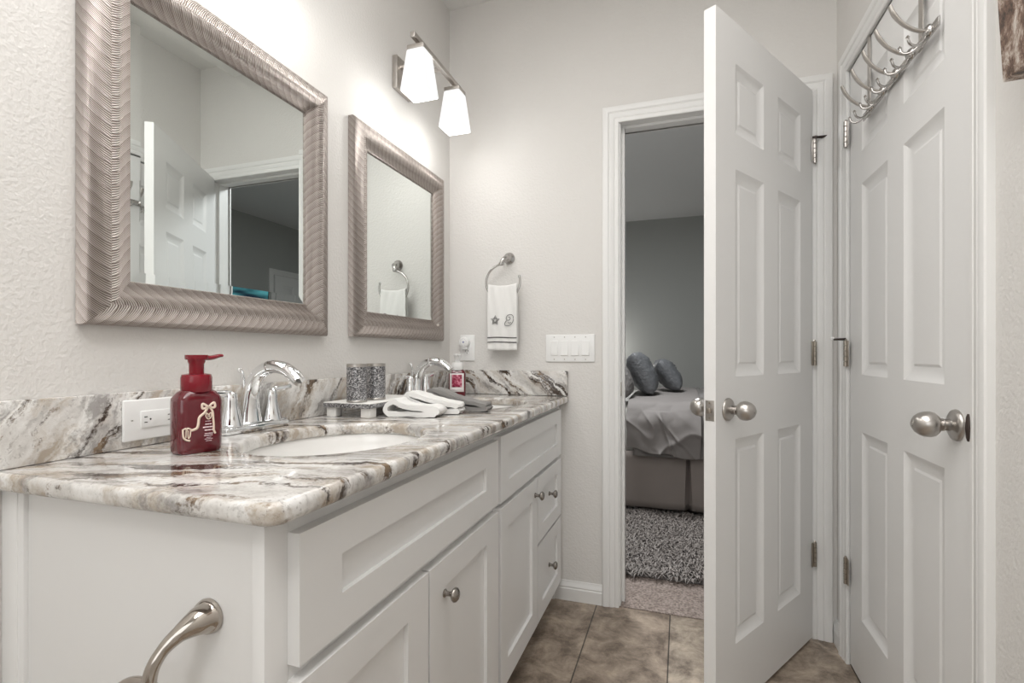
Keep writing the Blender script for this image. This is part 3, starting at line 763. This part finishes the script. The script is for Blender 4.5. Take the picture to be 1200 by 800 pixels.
# hand towel draped through the ring
TX, TW, TZ = -.747, .138, 1.362
def towel():
    m = MB(); off = .007
    prof = [(off, -.255), (off+.001, -.16), (off, -.06), (off*.9, -.01), (.004, .0045), (0, .006), (-.004, .0045), (-off*.9, -.01), (-off-.001, -.06), (-off-.003, -.14), (-off-.002, -.20), (-off-.001, -.282)]
    P = smooth_path([(0, -a, z) for a, z in [(-p[0], p[1]) for p in prof]], 6); n = len(P)
    def f(u, v):
        i = min(int(v*(n-1)+.5), n-1); p = P[i]
        x = (u-.5)*TW
        top = max(0, 1-abs(p.z)/.09)
        sag = -.012*top*(1-abs(2*u-1)**2.2)*0.8+.004*top
        w = .0022*math.sin(u*9+1)*min(1, abs(p.z)/.1)+.0012*math.sin(u*21+p.z*30)
        return (x*(1-.03*top), p.y+(w if p.y > 0 or True else 0), p.z+sag)
    m.grid(f, 36, n-1); return m
ht = thing('hand_towel', 'white hand towel with embroidered star and dark stripes on the ring', 'towel', (TX, YB-.058, TZ))
tw = towel().build('cloth', 'white_towel', ht, sharp=80)
so = tw.modifiers.new('s', 'SOLIDIFY'); so.thickness = .004; so.offset = 0
for z in (-.226, -.246):
    m = MB(); m.grid(lambda u, v: ((u-.5)*TW*.995, -.0118-.0022*math.sin(u*9+1)*-1*1.0-.0012*0, z+(v-.5)*.0042+.0015*math.sin(u*5)), 24, 1)
    # stripes lie on the front layer
    s_ = m.build('stripe', 'stitch', ht); s_['label'] = 'dark stripe'
    so = s_.modifiers.new('s', 'SOLIDIFY'); so.thickness = .003; so.offset = 0
def embroid(name, polys, x, z):
    m = MB()
    for pl, closed in polys: m.tube([(x+a, -.0162, z+b) for a, b in pl], .0013, 6, closed=closed, caps=not closed)
    m.build(name, 'stitch', ht)['label'] = 'dark embroidered '+name.split('_')[-1]
star = [((.021 if k % 2 == 0 else .010)*math.sin(k*PI/5+.05), (.021 if k % 2 == 0 else .010)*math.cos(k*PI/5+.05)) for k in range(10)]
star2 = [((.013 if k % 2 == 0 else .006)*math.sin(k*PI/5+.05), (.013 if k % 2 == 0 else .006)*math.cos(k*PI/5+.05)) for k in range(10)]
embroid('embroidered_star', [(star, True), (star2, True)], -.030, -.150)
sh = smooth_path([(.020, 0, .006), (.019, 0, .018), (.008, 0, .024), (-.006, 0, .020), (-.012, 0, .008), (-.006, 0, -.001), (.004, 0, .002), (.006, 0, .010), (-.001, 0, .012)], 4)
sb = smooth_path([(-.010, 0, -.002), (-.018, 0, -.012), (-.018, 0, -.022), (-.006, 0, -.025), (.008, 0, -.020), (.018, 0, -.008), (.021, 0, .004)], 4)
embroid('embroidered_shell', [([(p.x, p.z) for p in sh], False), ([(p.x, p.z) for p in sb], False), ([(-.004, -.010), (.003, -.014), (.010, -.010)], False)], .034, -.150)

# toilet-paper style ring holder on the near cabinet's end panel
rh = thing('ring_holder', 'polished chrome ring holder on the near end of the vanity', 'ring holder', (-.598, .5115, .716))
MB().lathe([(.0225, 0), (.0235, .003), (.0215, .009), (.017, .013)], 28, TM((0, 0, 0), PI/2)).build('flange', 'warm_chrome', rh)
pts = smooth_path([(.002, -.006, .001), (-.001, -.020, .000), (-.009, -.038, -.008), (-.017, -.053, -.022), (-.022, -.063, -.042), (-.024, -.066, -.070), (-.023, -.065, -.100)], 6)
MB().tube(pts, lerpl([.0205, .0175, .0105, .0080, .0082, .0088, .0088], len(pts)), 24).build('post', 'warm_chrome', rh, sharp=60)
pts = [(-.050+.052*math.cos(2*PI*k/48), -.056+.004*math.cos(2*PI*k/48), -.116+.052*math.sin(2*PI*k/48)) for k in range(48)]
MB().tube(pts, .0052, 14, closed=True).build('ring', 'warm_chrome', rh)

# hook rack over door 2
hr = thing('hook_rack', 'chrome five hook rack hanging over the top of the closed door', 'hook rack', (.546, 1.80, 0), -PI/2)
# local x = -Y world, +y = +X world (into door), so out of the door is -y
ZR = 1.802
def strap(x):
    m = MB(); w = .011
    m.box(x-w, x+w, -.0035, -.0012, ZR-.012, 2.0325).box(x-w, x+w, -.0035, .0385, 2.0318, 2.0338).box(x-w, x+w, .0368, .0385, 1.99, 2.0338)
    o = m.build('strap', 'brushed_nickel', hr)
strap(-.006); strap(.346)
m = MB(); m.box(-.045, .445, -.0075, -.0035, ZR-.011, ZR+.011, .001); m.build('rail', 'ring_nickel', hr)
for k in range(5):
    x = .030+k*.093
    m = MB(); m.lathe([(.0165, 0), (.0165, .003), (.013, .008), (.006, .012), (.001, .0125)], 20, TM((x, -.0075, ZR), PI/2)); hk = m.build('hook', 'ring_nickel', hr)
    m = MB(); P = smooth_path([(x, -.012, ZR+.002), (x, -.034, ZR+.009), (x, -.058, ZR+.028), (x, -.076, ZR+.054), (x, -.084, ZR+.075)], 5); n = len(P)
    m.tube(P, lerpl([.0045, .0050, .0065, .0085, .0070], n), 12, flat=lerpl([1, .8, .6, .5, .5], n), up=(1, 0, 0)); m.build('upper_prong', 'brushed_nickel', hk)
    for s in (-1, 1):
        m = MB(); P = smooth_path([(x, -.012, ZR-.004), (x+s*.006, -.022, ZR-.022), (x+s*.014, -.038, ZR-.034), (x+s*.020, -.052, ZR-.030), (x+s*.022, -.057, ZR-.016)], 5)
        m.tube(P, .0030, 10).lathe([(.001, -.0045), (.0045, 0), (.001, .0045)], 10, TM(P[-1])); m.build('lower_prong', 'ring_nickel', hk)

# bark canvas on the right wall
pc = thing('canvas_print', 'bark patterned brown canvas print on wall beside the hook door', 'picture', (XR-.004, .44, 1.512))
ln = .053
m = MB(); m.box(-.043, -.002, 0, .601, .0, .60, .002)
Msh = Matrix.Shear('XY', 4, (-ln, 0)) if False else Matrix(((1, 0, -ln, 0), (0, 1, 0, 0), (ln, 0, 1, 0), (0, 0, 0, 1)))
bmesh.ops.transform(m.b, matrix=Msh, verts=m.b.verts)
m.build('canvas', 'bark_print', pc)
m = MB(); m.box(-.004, .003, .02, .58, .52, .54); bmesh.ops.transform(m.b, matrix=Matrix.Translation((-.024, 0, 0)), verts=m.b.verts); m.box(-.02, .003, .29, .31, .525, .535); m.build('hanger', 'canvas_edge', pc)

# ================================================================== COUNTER ITEMS
def rrect(w, d, c, z, n=3):
    p = []
    for sx, sy, a0 in ((1, 1, 0), (-1, 1, PI/2), (-1, -1, PI), (1, -1, 3*PI/2)):
        for k in range(n+1): a = a0+k/n*PI/2; p.append((sx*(w/2-c)+c*math.cos(a), sy*(d/2-c)+c*math.sin(a), z))
    return p
def soap(name, label, loc, rz, big):
    b = thing(name, label, 'soap bottle', loc, rz, None)
    w, d = (.078, .050) if big else (.074, .046); H = .118
    L = [(.90, 0, .012), (.97, .003, .014), (1, .009, .014), (1, H*.80, .014), (.97, H*.86, .014), (.80, H*.95, .015), (.60, H*.995, .015), (.5, H, .0125)]
    m = MB(); m.loft([rrect(w*s if s > .55 else .034, d*s if s > .55 else .034, min(c, (d*s if s > .55 else .034)/2-.0005), z, 4) for s, z, c in L]); m.build('bottle', 'red_soap', b, sharp=50)
    cap = 'red_cap' if big else 'white_plastic'
    m = MB(); m.lathe([(.0235, H-.006), (.0258, H-.003), (.0258, H+.020), (.0240, H+.026), (.015, H+.028)], 28, TM((0, 0, 0))); m.build('collar', cap, b)
    ph = MB(); ph.lathe([(.0125, H+.020), (.0125, H+.046), (.0145, H+.050), (.0150, H+.058)], 24)
    ph.loft([rrect(.034, .032, .012, H+.054, 4), rrect(.036, .034, .013, H+.057, 4), rrect(.035, .033, .012, H+.063, 4)])
    ph.tube(smooth_path([(.004, 0, H+.0575), (.026, 0, H+.0575), (.040, 0, H+.061), (.047, 0, H+.0615)], 4), lerpl([.010, .0075, .006, .0045], 13), 14, flat=lerpl([.5, .6, .6, .6], 13), up=(0, 1, 0))
    if not big: bmesh.ops.rotate(ph.b, cent=(0, 0, 0), matrix=Matrix.Rotation(-PI/2, 3, 'Z'), verts=ph.b.verts)
    ph.build('pump_head', cap, b)
    return b, w, d, H
nf = math.atan2(-.268, .964)      # front normal of big bottle
b1, w, d, H = soap('soap_bottle', 'large red foaming hand soap bottle with ribbon, beside the near outlet', (-.864, .710, ZC+.0005), nf+PI/2, True)
# front is local -y ; x to the right
yl = -d/2-.0004
def strip(m, pts, wd):
    P = smooth_path([(x, yl, z) for x, z in pts], 5); t = bmesh.new(); A = []; Bv = []
    for i, p in enumerate(P):
        q = P[min(i+1, len(P)-1)]-P[max(i-1, 0)]; q.normalize(); nx = Vector((-q.z, 0, q.x))*wd/2
        A.append(t.verts.new(p+nx)); Bv.append(t.verts.new(p-nx))
    for i in range(len(P)-1): t.faces.new((A[i], A[i+1], Bv[i+1], Bv[i]))
    m.merge(t)
def flat_part(m, name, mat, par, th=.0006):
    o = m.build(name, mat, par, recalc=False); s = o.modifiers.new('s', 'SOLIDIFY'); s.thickness = th; s.offset = 0; return o
m = MB()
strip(m, [(.008, .083), (.003, .074), (-.006, .066), (-.008, .054), (-.011, .046), (-.022, .043)], .0045)
strip(m, [(.012, .083), (.017, .074), (.018, .062), (.019, .050), (.019, .040), (.022, .033)], .0035)
strip(m, [(.010, .083), (.004, .088), (-.001, .090), (-.001, .082), (.004, .082), (.010, .084)], .004)
strip(m, [(.010, .083), (.015, .089), (.020, .091), (.021, .083), (.016, .082), (.010, .084)], .004)
strip(m, [(-.034, .047), (-.033, .033), (-.028, .027), (-.022, .025)], .003)
strip(m, [(-.021, .047), (-.022, .034), (-.025, .029)], .0022)
strip(m, [(-.034, .046), (-.029, .048), (-.028, .044), (-.026, .048), (-.021, .046)], .0025)
strip(m, [(-.0285, .044), (-.029, .031)], .0016); strip(m, [(-.0255, .044), (-.0255, .031)], .0016)
strip(m, [(.006, .073), (.005, .067), (.008, .062), (.012, .062), (.015, .067), (.014, .073), (.010, .070), (.006, .073)], .0016)
strip(m, [(.009, .070), (.009, .064)], .0012); strip(m, [(.0115, .070), (.0115, .064)], .0012)
flat_part(m, 'ribbon_print', 'cream', b1)['label'] = 'cream ribbon and gift drawing'
m = MB()
random.seed(3)
for z, x0, x1, hh in ((.0575, .004, .014, .0010), (.0520, .004, .015, .0026), (.0465, .000, .018, .0026), (.0410, .003, .017, .0026), (.0345, .003, .017, .0018), (.0310, .002, .018, .0018), (.0270, .006, .014, .001), (.0245, .003, .018, .001), (.0210, .005, .016, .001)):
    x = x0
    while x < x1-.0006:
        wl = random.uniform(.0025, .0060); e = min(x+wl, x1)
        strip(m, [(x, z), (e, z)], hh*random.uniform(.8, 1)); x = e+.0007
flat_part(m, 'label_text', 'label_pink', b1)['label'] = 'rows of pale pink print'
b2, w, d, H = soap('soap_bottle', 'smaller looking red soap bottle with white pump beside far faucet', (-.915, 1.985, ZC+.0005), .35, False)
yl = -d/2-.0004
m = MB(); strip(m, [(0, .020), (0, .099)], .060); flat_part(m, 'label', 'label_white', b2)['label'] = 'white label'
yl = -d/2-.0010
m = MB(); strip(m, [(0, .040), (0, .093)], .043); flat_part(m, 'label_picture', 'label_print', b2)['label'] = 'red floral label picture'

# tray with two glitter tumblers
ty = thing('footed_tray', 'white rectangular tray with glitter edge on four block feet', 'tray', (-.908, 1.365, ZC+.0005))
MB().box(-.080, .080, -.150, .150, .0275, .0405, .002).build('tray_edge', 'glitter', ty)['label'] = 'glitter covered tray edge'
MB().box(-.079, .079, -.149, .149, .0400, .0420, .0008).build('tray_top', 'tray_white', ty)
for sx in (-1, 1):
    for sy in (-1, 1): MB().box(sx*.058-.016, sx*.058+.016, sy*.125-.016, sy*.125+.016, 0, .0278, .002).build('foot', 'tray_white', ty)
def tumbler(loc, label):
    t = thing('glitter_tumbler', label, 'tumbler', loc, 0, 'crushed glass tumblers')
    MB().lathe([(.0285, .004), (.0285, .106), (.0255, .106), (.0255, .008)], 36, capb=True).build('cup', 'glitter', t)
    MB().lathe([(.0275, 0), (.0292, .001), (.0292, .005), (.0285, .006)], 36).build('base_ring', 'satin_nickel', t)
    m = MB(); m.loft([[(r*math.cos(2*PI*k/36), r*math.sin(2*PI*k/36), z) for k in range(36)] for r, z in ((.0255, .102), (.0292, .102), (.0292, .1105), (.0255, .1105), (.0255, .102))], False, False); m.build('rim_band', 'brushed_nickel', t)
    return t
t1 = tumbler((-.897, 1.250, ZC+.0430), 'silver crushed glass tumbler at the near end of the tray')
dup(t1, (-.892, 1.340, ZC+.0430), label='silver crushed glass tumbler standing behind the other on the tray')

# folded cloths
def cloth(label, path, th, depth, loc, rz, mat, seed):
    P = smooth_path([(x, 0, z) for x, z in path], 5); n = len(P); loops = []
    ny = 14
    def off(i, s):
        d = P[min(i+1, n-1)]-P[max(i-1, 0)]; d.normalize(); q = Vector((-d.z, 0, d.x)); return P[i]+q*(s*th/2)
    sec = [off(i, 1) for i in range(n)]
    e = P[-1]-P[-2]; e.normalize(); sec.append(P[-1]+e*th*.35)
    sec += [off(i, -1) for i in range(n-1, -1, -1)]
    e = P[0]-P[1]; e.normalize(); sec.append(P[0]+e*th*.35)
    cx = sum((p.x for p in sec))/len(sec); cz = sum((p.z for p in sec))/len(sec)
    for j in range(ny+1):
        y = j/ny*depth; k = 1
        lp = []
        for p in sec:
            v = Vector((p.x, y, p.z))
            nn = noise.noise_vector(Vector((p.x*30+seed, y*26, p.z*30)))*.0034+noise.noise_vector(Vector((p.x*90+seed, y*80, p.z*90)))*.0012
            v += Vector((nn.x*1.6, nn.y*1.2 if j in (0, ny) else 0, nn.z)); v.z = max(v.z, .0004); lp.append(v)
        loops.append(lp)
    m = MB(); m.loft(loops)
    o = m.build('washcloth', mat, None, loc, (0, 0, rz), sharp=70); tag(o, label, 'washcloth', 'folded washcloths on the counter'); return o
cloth('white folded washcloth closest to the near sink, in front of tray', [(.152, .0095), (.10, .0085), (.03, .0085), (.006, .010), (.000, .022), (.008, .036), (.026, .044), (.042, .036), (.062, .030), (.11, .0265), (.146, .0245), (.158, .0225), (.159, .0170), (.150, .0165)],   .0150, .072, (-.815, 1.268, ZC+.0005), .14, 'white_towel', 1.3)
cloth('white folded washcloth leaning between the other white one and the grey one', [(.166, .010), (.13, .0085), (.09, .014), (.04, .030), (.008, .046), (.004, .055), (.016, .060), (.05, .050), (.10, .038), (.145, .028), (.163, .024)], .0150, .070, (-.797, 1.352, ZC+.0005), .16, 'white_towel', 4.1)
cloth('dark grey folded washcloth behind the two white ones', [(.195, .009), (.15, .008), (.10, .020), (.05, .042), (.012, .056), (.008, .062), (.020, .066), (.06, .052), (.11, .036), (.16, .024), (.190, .020)], .0130, .066, (-.772, 1.446, ZC+.0005), .10, 'gray_towel', 9.2)

# ================================================================== BEDROOM
bed = thing('bed', 'bed with grey comforter and pleated skirt, seen through the doorway', 'bed', (0, 3.42, 0))
BX0, BX1, BD = -1.75, 1.25, 1.60
MB().box(BX0, BX1, .03, BD, .40, .715, .05, 4).build('mattress', 'sheet_white', bed)['label'] = 'pale sheet covered mattress'
MB().box(BX0+.01, BX1-.01, .05, BD-.02, .05, .40).build('box_base', 'bed_dark', bed)
def skirt():
    m = MB()
    cols = [BX0, -1.1, -.55, -.2, .022, .030, .046, .062, .070, .3, .7, BX1]
    def pt(x, z):
        f = (.42-z)/.36
        y = 0.0-.012*f+.004*math.sin(x*23+z*9)
        if x == .030: return (.032-.006*f, y+.012, z)
        if x == .046: return (.046, y+.040, z)
        if x == .062: return (.052+.012*f, y+.012, z)
        if x == .022: return (.031-.011*f, y, z)
        if x == .070: return (.053+.018*f, y, z)
        return (x, y, z)
    t = bmesh.new(); zz = [.42-.36*k/8 for k in range(9)]
    xs = []
    for a, b in zip(cols, cols[1:]):
        nn = 1 if b-a < .03 else 10
        for k in range(nn): xs.append(a+(b-a)*k/nn if k else a)
    xs.append(BX1)
    V = [[t.verts.new(pt(x, z)) for z in zz] for x in xs]
    for i in range(len(xs)-1):
        for j in range(8): t.faces.new((V[i][j], V[i+1][j], V[i+1][j+1], V[i][j+1]))
    m.merge(t); return m
o = skirt().build('bed_skirt', 'bed_skirt', bed, sharp=60); s = o.modifiers.new('s', 'SOLIDIFY'); s.thickness = .006
def drape(x0, x1, zb, out, seed, rise):
    """top surface, rounded edge and hanging front"""
    P = smooth_path([(0, BD-.05, .735+rise), (0, .9, .745+rise), (0, .35, .745+rise), (0, .10, .738+rise), (0, .01-out*.3, .715+rise), (0, -.03-out, .64), (0, -.035-out, .54), (0, -.03-out, .40)], 14); n = len(P)
    m = MB()
    def f(u, v):
        p = P[int(round(v*(n-1)))]; x = x0+(x1-x0)*u; z = p.z
        if p.z < .66: z = .66-(.66-p.z)*(.66-zb(u))/.26
        q = Vector((x*5+seed, p.y*4, p.z*4))
        h = .62-p.z
        w = noise.noise(q)*.016+noise.noise(q*2.3)*.010+(.014*math.sin(x*30+z*16+seed)*max(0, min(1, (.68-p.z)/.15)))*noise.noise(Vector((x*3+seed, z*3, 1)))*2
        rg_ = (1-abs(noise.noise(Vector((x*3.2+z*2.4+seed, z*2.2-x*1.5, .3)))))**9*.030*max(0, min(1, (.72-p.z)/.06))
        rg_ += (1-abs(noise.noise(Vector((x*6+z*5-seed, z*3, 2.3)))))**10*.014*max(0, min(1, (.72-p.z)/.06))
        rg_ *= 1 if rise > 0 else .3
        crease = rg_+.016*math.exp(-((x-(x0+.55*(x1-x0))+(z-.55)*.35)/.012)**2)*max(0, min(1, (.70-z)/.05))
        return (x+.006*noise.noise(q*2), p.y-abs(w)*.9-crease+.0, z+((noise.noise(q)*.012+(abs(noise.noise(q*2.1))*.05 if x > .13 and p.y > .3 else 0)) if p.z > .7 else 0))
    m.grid(f, 110, n-1); return m
o = drape(-.30, BX1+.03, lambda u: .40, .0, 2.0, 0).build('comforter', 'bed_gray', bed, sharp=80); s = o.modifiers.new('s', 'SOLIDIFY'); s.thickness = .015; s.offset = -1
o = drape(-.338, .118, lambda u: .452-.055*u+.008*math.sin(u*14), .036, 5.0, .022).build('comforter_fold', 'bed_gray_light', bed, sharp=80); s = o.modifiers.new('s', 'SOLIDIFY'); s.thickness = .018; s.offset = -1
def pillow(label, loc, w, h, th, tilt, rz, mat, seed, name='pillow', cat='pillow', tuft=False):
    """w along local y, h along local z, th along local x"""
    m = MB(); nu, nv = 26, 26
    def surf(sg):
        def f(u, v):
            a, b = 2*u-1, 2*v-1
            e = max(0, (1-abs(a)**2.6))*max(0, (1-abs(b)**2.6)); t = th/2*e**.42
            k = 1-.07*(1-abs(b)**2)*abs(a)**3; k2 = 1-.07*(1-abs(a)**2)*abs(b)**3
            wr = noise.noise(Vector((a*3+seed, b*3, sg)))*.012*e
            if tuft:
                r = math.hypot(a, b); wr += .010*e*math.sin(math.atan2(b, a)*14)*math.exp(-(r/.5)**2)-.02*math.exp(-(r/.16)**2)
            return (sg*(t+wr), a*w/2*k2, b*h/2*k)
        return f
    m.grid(surf(1), nu, nv); m.grid(surf(-1), nu, nv)
    o = m.build(name, mat, None, loc, (0, tilt, rz), sharp=80); tag(o, label, cat, 'pillows on the bed'); return o
ZT = .775
pillow('dark grey tufted cushion leaning in the middle of the bed pillows', (-.275, 3.86, ZT+.150), .42, .32, .18, -.45, .10, 'pillow_gray', 1, 'cushion', 'cushion', True)
pillow('smaller dark grey cushion farthest to the right on the bed', (-.105, 4.22, ZT+.125), .36, .27, .16, -.62, .12, 'pillow_gray', 4, 'cushion', 'cushion', True)
pillow('crumpled taupe pillow at the left edge of the doorway view', (-.425, 3.60, ZT+.14), .30, .33, .16, -.48, 0, 'pillow_taupe', 8)
pillow('taupe pillow propped behind the dark tufted cushion on bed', (-.56, 4.30, ZT+.17), .50, .40, .16, -.2, 0, 'pillow_taupe', 12)
hb = MB().box(-.05, 0, 0, BD+.02, .05, 1.25, .02).build('headboard', 'bed_dark', bed, (BX0, 0, 0))
# shag rug
rg = thing('shag_rug', 'grey shaggy rug on the bedroom carpet in front of bed', 'rug', (0, 2.47, .004))
RX0, RX1, RYD = -.75, 1.3, 1.05
MB().box(RX0, RX1, 0, RYD, 0, .012, .004).build('backing', 'pillow_taupe', rg)
t = bmesh.new(); random.seed(11)
for i in range(15000):
    x = random.uniform(RX0, .75); y = random.uniform(-.01, RYD-.06)
    a = random.gauss(4.4, 1.0)+1.5*noise.noise(Vector((x*5, y*5, 0))); ln_ = random.uniform(.040, .080); w_ = random.uniform(.0022, .0042)
    dx, dy = math.cos(a), math.sin(a); hz = random.uniform(.35, .75)*.045; px_, py_ = -dy*w_, dx*w_
    p0 = Vector((x, y, .010)); p1 = p0+Vector((dx*ln_*.45, dy*ln_*.45, hz)); p2 = p0+Vector((dx*ln_, dy*ln_, hz*random.uniform(.4, 1.0)))
    n_ = Vector((px_, py_, 0))
    v = [t.verts.new(q) for q in (p0-n_, p0+n_, p1+n_, p1-n_, p2)]
    t.faces.new((v[0], v[1], v[2], v[3])); t.faces.new((v[3], v[2], v[4]))
m = MB(); m.b.free(); m.b = t
me = bpy.data.meshes.new('pile'); t.to_mesh(me); t.free()
pl = link('pile', me, 'shag', rg); pl['kind'] = 'stuff'
# television on bedroom wall
tv = thing('television', 'wall television with teal picture, seen in the large mirror', 'television', (BXR-.001, 4.27, 1.50))
MB().box(-.045, -.005, -.52, .52, -.30, .30, .006).build('body', 'tv_black', tv)
MB().box(-.0465, -.0445, -.505, .505, -.285, .285).build('screen', 'tv_picture', tv)
